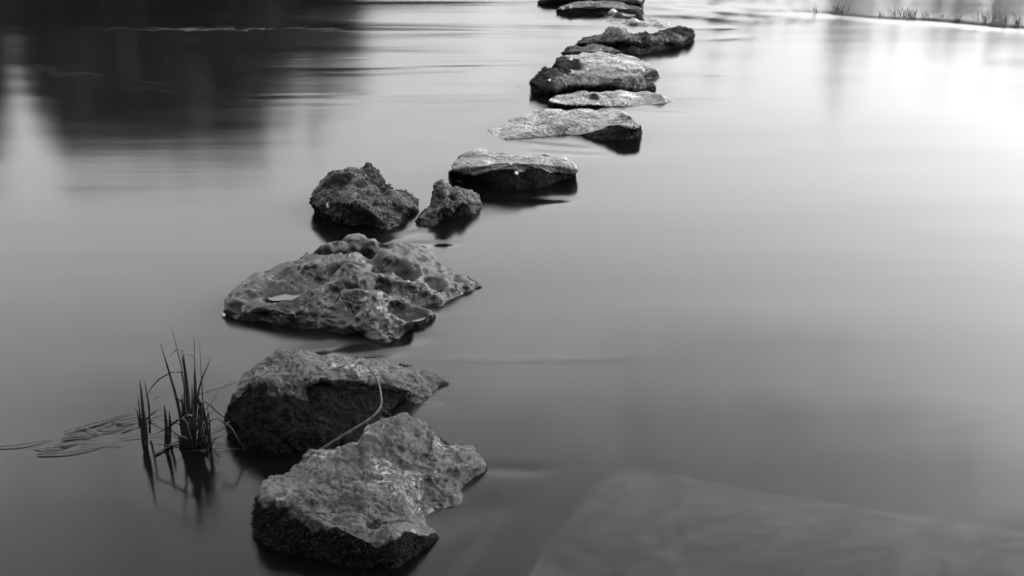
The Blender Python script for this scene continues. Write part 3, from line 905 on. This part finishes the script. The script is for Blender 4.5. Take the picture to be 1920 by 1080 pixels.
M_WHITE = plain_material('white_crust', 0.5, 0.75, 90, 0.8, 0.2)
def white_spot(rock, px, py, rad, seed):
    p, nrm = spot_on(rock, px, py)
    nrm = Vector(nrm)
    a = nrm.orthogonal().normalized()
    b = nrm.cross(a)
    r = random.Random(seed)
    p = Vector(p)
    rad *= 0.8
    V, F = [p + nrm * rad * 0.14], []
    n = 12
    jag = [rad * r.uniform(0.75, 1.15) for _ in range(n)]
    for lv, (f, h) in enumerate(((0.6, 0.12), (1.0, 0.02), (1.0, -0.6))):
        for i in range(n):
            an = 2 * math.pi * i / n
            V.append(p + (a * math.cos(an) + b * math.sin(an)) * jag[i] * f + nrm * rad * h)
    for i in range(n):
        j = (i + 1) % n
        F.append((0, 1 + i, 1 + j))
        for lv in (0, 1):
            o0, o1 = 1 + lv * n, 1 + (lv + 1) * n
            F.append((o0 + i, o1 + i, o1 + j, o0 + j))
    V = [v - rock.location for v in V]
    return mesh_obj('lichen_spot', V, F, M_WHITE, rock)

bpy.context.view_layer.update()
for k_, (rk, px, py, rad) in enumerate([(R6, 971, 323, .011), (R10, 1100, 127, .010), (R10, 1070, 108, .012), (R10, 1206, 130, .012), (R7, 1148, 213, .012), (R14, 1056, 14, .012), (R14, 1068, 15, .012), (R9, 1033, 149, .010), (R4, 612, 383, .014), (R6, 1062, 296, .006)]):
    white_spot(rk, px, py, rad, k_)

# pools left standing in the hollows of the broad rock
def pool_material():
    m, n, l = new_mat('still_pool')
    b = n.new('ShaderNodeBsdfPrincipled')
    b.inputs['Base Color'].default_value = grey(0.03)
    b.inputs['IOR'].default_value = 1.333
    tc = n.new('ShaderNodeTexCoord')
    nz = noise_node(n, l, tc.outputs['Object'], 20, 3, 0.5)
    l.new(ramp(n, l, nz, ((0.3, 0.02), (0.7, 0.09))), b.inputs['Roughness'])
    o = n.new('ShaderNodeOutputMaterial')
    l.new(b.outputs[0], o.inputs['Surface'])
    return m
M_POOL = pool_material()

def pool(rock, px, py, rx, ry, up, label, seed):
    G, N = GRIDS[rock.name]
    p = on_z(px, py, 0.10)
    flat_ = G.reshape(-1, 3)
    near_ = np.hypot(flat_[:, 0] - p[0], flat_[:, 1] - p[1]) < 0.02
    z = np.median(flat_[near_, 2]) + up
    r = random.Random(seed)
    n = 28
    V, F = [], []
    for zz, f in ((0.0, 1.0), (-0.012, 0.9)):
        for i in range(n):
            a = 2 * math.pi * i / n
            k = f * (1 + 0.18 * math.sin(2 * a + seed) + 0.08 * math.sin(5 * a))
            V.append((rx * k * math.cos(a), ry * k * math.sin(a), zz))
    F.append(tuple(range(n)))
    F.append(tuple(range(2 * n - 1, n - 1, -1)))
    for i in range(n):
        j = (i + 1) % n
        F.append((i, n + i, n + j, j))
    o = mesh_obj('rain_pool', V, F, M_POOL, None, False)
    o.location = (p[0], p[1], z)
    return tag(o, label, 'pool', 'pools in the hollows of the pitted rock')

pool(R3, 536, 526, .055, .040, .016, 'bright pool in the hollow at the left of the pitted rock', 1)
pool(R3, 760, 551, .050, .026, .016, 'narrow bright pool toward the lower right of the pitted rock', 2)
pool(R3, 826, 527, .030, .025, .014, 'smallest bright pool near the right tip of the pitted rock', 3)

# reeds
def blade_material(name, lo, hi):
    m, n, l = new_mat(name)
    tc = n.new('ShaderNodeTexCoord')
    nz = noise_node(n, l, mapping(n, l, tc.outputs['Object'], scale=(60, 60, 6)), 1.0, 4, 0.6)
    b = n.new('ShaderNodeBsdfPrincipled')
    l.new(ramp(n, l, nz, ((0.3, lo), (0.7, hi))), b.inputs['Base Color'])
    b.inputs['Roughness'].default_value = 0.55
    b.inputs['Specular IOR Level'].default_value = 0.3
    o = n.new('ShaderNodeOutputMaterial')
    l.new(b.outputs[0], o.inputs['Surface'])
    return m
M_REED = blade_material('dark_reed', 0.008, 0.035)
M_STRAW = blade_material('dry_straw', 0.10, 0.28)
M_WET = blade_material('sodden_straw', 0.03, 0.10)

def spline(pts, n):
    pts = [Vector(p) for p in pts]
    if len(pts) == 2:
        return [pts[0].lerp(pts[1], i / (n - 1)) for i in range(n)]
    q = [pts[0] * 2 - pts[1]] + pts + [pts[-1] * 2 - pts[-2]]
    out = []
    for i in range(n):
        t = i / (n - 1) * (len(pts) - 1)
        k = min(int(t), len(pts) - 2)
        f = t - k
        a, b, c, d = q[k:k + 4]
        out.append(0.5 * ((2 * b) + (c - a) * f + (2 * a - 5 * b + 4 * c - d) * f * f + (3 * b - a - 3 * c + d) * f ** 3))
    return out

def blade_geo(pts, w, n=9, tip=0.15, flat=0.28, side=(1, 0.25, 0)):
    """tapering leaf blade with a ridged cross-section; points from base to tip"""
    path = spline(pts, n)
    V, F = [], []
    for i, p in enumerate(path):
        t = (path[min(i + 1, n - 1)] - path[max(i - 1, 0)]).normalized()
        s = Vector(side) - t * Vector(side).dot(t)
        if s.length < 0.05:
            s = t.orthogonal()
        s.normalize()
        b = t.cross(s)
        f = i / (n - 1)
        h = 0.5 * w * (1 - (1 - tip) * f ** 2.6)
        for (du, dv) in ((-1, 0), (0, 1), (1, 0), (0, -1)):
            V.append(p + s * h * du + b * h * flat * dv)
    for i in range(n - 1):
        for k in range(4):
            k2 = (k + 1) % 4
            F.append((i * 4 + k, i * 4 + k2, i * 4 + 4 + k2, i * 4 + 4 + k))
    F.append((3, 2, 1, 0))
    F.append(tuple((n - 1) * 4 + k for k in range(4)))
    return V, F

def blade(root, pts, w, mat=None, name='blade', **kw):
    loc = Vector(root.location)
    V, F = blade_geo([Vector(p) - loc for p in pts], w, **kw)
    return mesh_obj(name, V, F, mat or M_REED, root)

def px_path(pix, y):
    return [on_y(a, b, y + (c[0] if c else 0)) for (a, b, *c) in pix]

YR = on_z(352, 838)[1]
clump = empty('reed_clump', on_z(352, 838), 'clump of dark broken reeds standing in the water beside the black-fronted boulder', 'reeds')
R = random.Random(5)
for pix, w, y in [
    ([(346, 842), (333, 755), (301, 644)], .0085, 0.02), ([(357, 842), (352, 745), (344, 664)], .013, -.01), ([(361, 842), (366, 760), (365, 684)], .012, .01),
    ([(352, 842), (344, 712), (333, 660), (321, 612)], .0032, .03), ([(362, 842), (365, 720), (364, 622)], .0036, .05), ([(386, 842), (379, 730), (374, 640)], .003, .03),
    ([(364, 842), (372, 735), (396, 669)], .0055, .0), ([(356, 842), (347, 760), (341, 698), (298, 711), (270, 748)], .006, -.02), ([(354, 842), (349, 720), (340, 660)], .008, .02),
    ([(312, 846), (312, 800), (308, 759)], .011, -.01), ([(317, 842), (319, 800), (317, 768)], .008, .02), ([(372, 842), (378, 770), (370, 742), (386, 737)], .010, -.01),
    ([(360, 838), (345, 785), (318, 800), (290, 815)], .008, -.05), ([(372, 780), (382, 752), (410, 775), (428, 788)], .0045, -.02), ([(396, 844), (388, 800), (380, 748)], .007, -.03),
    ([(380, 842), (374, 800), (372, 760)], .010, -.02), ([(345, 842), (350, 800), (362, 770)], .010, -.04), ([(366, 842), (356, 800), (345, 760), (330, 745)], .008, -.02),
    ([(350, 842), (345, 790), (341, 740)], .012, .03), ([(338, 842), (345, 800), (351, 755)], .010, .0), ([(369, 842), (362, 800), (360, 720)], .010, -.03), ([(378, 842), (386, 810), (390, 770)], .006, -.04)]:
    blade(clump, px_path(pix, YR + y), w)
for k_ in range(44):
    x0 = R.gauss(362, 16)
    y = YR + R.uniform(-.05, .06)
    lean = R.gauss(0, 22)
    hh = R.uniform(15, 95) if k_ % 2 else R.uniform(10, 45)
    blade(clump, px_path([(x0, 842), (x0 + lean * 0.3, 842 - hh * 0.55), (x0 + lean * 1.2, 842 - hh * R.uniform(.7, 1))], y), R.uniform(.0025, .006), M_WET if k_ % 5 == 0 else None)
for pix, y in [([(330, 742), (300, 744), (288, 752)], 0.0), ([(346, 660), (333, 655), (318, 668)], .01), ([(366, 668), (352, 664), (345, 668)], .0), ([(384, 770), (400, 750), (409, 735)], -.04), ([(430, 790), (410, 810), (398, 815)], -.05), ([(360, 780), (350, 778), (335, 790)], -.05)]:
    blade(clump, px_path(pix, YR + y), .0035, M_STRAW)

clump2 = empty('reed_clump', on_z(272, 838), 'small thin reed tuft in the water, left of the larger reed clump', 'reeds')
for pix, w, y in [([(272, 842), (268, 770), (262, 711)], .009, .0), ([(281, 812), (279, 762), (271, 714)], .0055, .05), ([(268, 836), (264, 790), (258, 741)], .006, .02), ([(274, 842), (273, 800), (268, 760)], .010, -.01), ([(262, 800), (258, 775), (252, 765)], .004, .03), ([(270, 790), (290, 772), (301, 768)], .0045, .0)]:
    blade(clump2, px_path(pix, on_z(272, 838)[1] + y), w)

# sodden stalks drifting round the reeds
STALKS = [((-6, 838), (95, 824), .010, 'sodden stalk drifting at the left edge of view'), ((290, 852), (358, 815), .016, 'thick broken stalk lying in front of the reed clump'),
          ((225, 823), (312, 816), .006, 'thin straight stalk floating left of the reed clump'), ((120, 810), (258, 766), .007, None), ((140, 806), (250, 772), .006, None), ((175, 795), (265, 778), .008, None),
          ((228, 808), (256, 800), .012, None), ((128, 817), (183, 811), .008, None), ((70, 852), (195, 837), .012, None), ((100, 835), (180, 826), .007, None), ((150, 840), (230, 835), .006, None), ((190, 800), (230, 790), .006, None),
          ((360, 846), (455, 842), .006, 'thin straw between the reed clump and the boulder foot'), ((395, 822), (432, 829), .004, None), ((272, 786), (305, 803), .005, 'pale straw lying across the small reed tuft'),
          ((400, 800), (440, 790), .004, None), ((420, 722), (447, 713), .005, 'pale straw left of the boulder, farthest from the reeds'), ((385, 733), (430, 722), .004, None), ((396, 840), (412, 855), .005, None)] + [((x_, 850 - (x_ - 60) * .34 + R.gauss(0, 9)), (x_ + L_, 850 - (x_ - 60) * .34 - L_ * .2 + R.gauss(0, 4)), .005 + .004 * R.random(), None) for x_, L_ in [(R.uniform(60, 260), R.uniform(20, 80)) for _ in range(14)]]
for (a, b, w, lab) in STALKS:
    A, B = on_z(a[0], a[1], .004), on_z(b[0], b[1], .003)
    mid = (A + B) / 2 + np.array((0, R.uniform(-.012, .012), .002))
    V, F = blade_geo([Vector(p - A) for p in (A, mid, B)], w * 0.62, n=8, tip=0.4, flat=0.5, side=(0.2, 1, 0))
    o = mesh_obj('floating_stalk', V, F, M_STRAW if (w < .0048) else M_WET)
    o.location = tuple(A)
    tag(o, lab or 'thin dark stalk afloat among the drift left and right of the reeds', 'stalk', 'stalks drifting round the reeds')

# stem leaning on the boulder's left foot
st = [on_z(462, 852, 0.0), on_y(446, 824, on_z(462, 852)[1] - .01), on_y(430, 799, on_z(462, 852)[1] - .01), on_y(408, 786, on_z(462, 852)[1] + .01)]
V, F = blade_geo([Vector(p - st[0]) for p in st], .006, n=10, tip=.5, flat=.7)
o = mesh_obj('bent_reed', V, F, M_REED)
o.location = tuple(st[0])
tag(o, 'dark bent stem leaning at the left foot of the black-fronted boulder', 'reed')

# twig over the boulder
TW = [(676, 674, .135), (694, 692, .13), (703, 704, .12), (710, 718, .112), (714, 739, .098), (715, 757, .085), (707, 773, .075), (686, 791, .062), (663, 805, .05), (629, 826, .03), (603, 843, .008), (585, 854, -.02)]
pts = [Vector(on_z(*p)) for p in TW]
base_pt = Vector((pts[-1].x, pts[-1].y, 0))
twig = empty('fallen_twig', base_pt, 'thin curved twig hanging over the boulder into the gap before it', 'twig')
path = spline([p - base_pt for p in pts], 48)
rad = [.0018 + .0026 * (i / 47) + .0007 * math.sin(i * 1.7) * (i % 7 == 0) for i in range(48)]
V, F = tube(path, rad, 7)
mesh_obj('stem', V, F, M_STRAW if False else blade_material('grey_twig', 0.04, 0.12), twig)
tm = bpy.data.materials['grey_twig']
for (ia, dx, dz, L) in ((3, 1, .4, .02), (5, -1, .3, .014), (24, 1, -.5, .035), (24, 1, .2, .02), (30, .4, -.6, .02), (9, 1, .5, .012)):
    p = path[ia]
    d = Vector((dx, -.2, dz)).normalized()
    V, F = tube([p, p + d * L * .5 + Vector((0, 0, .002)), p + d * L], [.0016, .0012, .0006], 5)
    mesh_obj('twiglet', V, F, tm, twig)

# sparse tufts on the shoal at the top right
TUFTS = [(1532, 22, 3, 24, 'single bent reed stem, leftmost of the far tufts'), (1571, 19, 6, 18, 'low reed tuft beside the leftmost far stems'), (1580, 23, 2, 26, 'thin upright stem just right of the low far tuft'),
         (1653, 29, 3, 16, 'short stem between the far left stems and the middle tufts'), (1677, 27, 5, 16, 'left one of the middle far reed tufts'), (1696, 29, 9, 18, 'dense middle far reed tuft'), (1709, 31, 9, 18, 'dense far reed tuft, right of the middle pair'),
         (1738, 32, 5, 14, 'faint far tuft right of the dense middle pair'), (1768, 33, 4, 8, 'very low weed scraps between the middle and right tufts'), (1796, 38, 8, 14, 'low spreading far tuft left of the tall right reeds'),
         (1835, 38, 4, 30, 'tall stiff far reeds at the left of the right group'), (1845, 38, 8, 20, 'short dense far tuft within the right group'), (1861, 35, 8, 34, 'tallest far reed tuft at the upper right'),
         (1876, 37, 8, 18, 'short far tuft between the two tall right ones'), (1886, 41, 9, 32, 'tall dark far reed tuft near the right edge'), (1908, 43, 10, 24, 'far reed tuft at the right edge of view')]
for (px, py, n, hp, lab) in TUFTS:
    b0 = on_z(px, py)
    t = empty('reed_tuft', b0, lab, 'reeds', 'reed tufts on the far shoal')
    for k_ in range(2 * n):
        x0 = px + R.gauss(0, 4.5)
        lean = R.gauss(0, 6)
        hh = hp * R.uniform(0.25, 1.0)
        yy = b0[1] + R.uniform(-.05, .05)
        blade(t, px_path([(x0, py + 2), (x0 + lean * .35, py - hh * .5), (x0 + lean, py - hh)], yy), R.uniform(.002, .0045), M_WET if k_ % 3 else None, n=6)

# foam: threads turning slowly on the dark pool, and white lines at two stone feet
M_FOAM = plain_material('foam', 0.3, 0.5, 120, 0.9, 0.1)
FV, FF = [], []
def thread(pix, rad):
    path = spline([on_z(a, b, .001) for a, b in pix], 6 * len(pix))
    V, F = tube(path, [rad * R.uniform(.4, 1) for _ in path], 4)
    o = len(FV)
    FV.extend(V)
    FF.extend([tuple(i + o for i in f) for f in F])
for k_ in range(46):
    x0 = R.choice((R.uniform(180, 640), R.uniform(330, 640)))
    y0 = 54 + R.gauss(0, 1.6)
    L = R.uniform(8, 42)
    thread([(x0, y0), (x0 + L * .4, y0 + R.gauss(0, 1.2)), (x0 + L * .7, y0 + R.gauss(0, 1.5)), (x0 + L, y0 + R.gauss(0, 1.5))], .0004)
for k_ in range(26):
    x0 = R.uniform(0, 520)
    y0 = 130 + x0 * .13 + R.gauss(0, 12)
    L = R.uniform(20, 70)
    c = R.uniform(-1, 1)
    thread([(x0, y0), (x0 + L * .35, y0 + 5 * c + 2), (x0 + L * .7, y0 + 4 * c + 4), (x0 + L, y0 + 6 - 3 * c)], .00018)
fo = fast_mesh('floating_foam', np.array([tuple(v) for v in FV]), [f for f in FF if len(f) == 4], M_FOAM)
fo['kind'] = 'stuff'
for pix, rad, lab in (([(846, 334), (856, 338), (868, 341), (880, 342)], .006, 'white foam line at the left foot of the flat rounded stone'), ([(419, 594), (420, 590), (423, 586)], .008, 'white foam fleck at the left tip of the broad pitted rock')):
    path = spline([on_z(a, b, .003) for a, b in pix], 16)
    c0 = Vector(path[0])
    V, F = tube([p - c0 for p in path], [rad * (.35 + .65 * math.sin(math.pi * (i + .5) / 16)) * R.uniform(.7, 1.1) for i in range(16)], 6)
    o = mesh_obj('foam_line', V, F, M_FOAM)
    o.location = c0
    tag(o, lab, 'foam')

# water stirred by the stones: rougher mirror close to each foot
stir = np.zeros(len(verts))
V2 = verts[:, :2]
for nm, (G, N2) in GRIDS.items():
    if nm.startswith('drowned'):
        continue
    k0 = np.argmin(np.abs(G[:, :, 2].mean(1)[:60]))
    ring_ = G[k0][::8, :2]
    lo, hi = ring_.min(0) - 0.5, ring_.max(0) + 0.5
    idx = np.where(((V2 > lo) & (V2 < hi)).all(1))[0]
    d = np.full(len(idx), 9.0)
    for q in ring_:
        d = np.minimum(d, np.hypot(V2[idx, 0] - q[0], V2[idx, 1] - q[1]))
    stir[idx] = np.maximum(stir[idx], np.exp(-(d / 0.13) ** 2))
at = wme.attributes.new('stir', 'FLOAT', 'POINT')
at.data.foreach_set('value', stir.astype(np.float32))
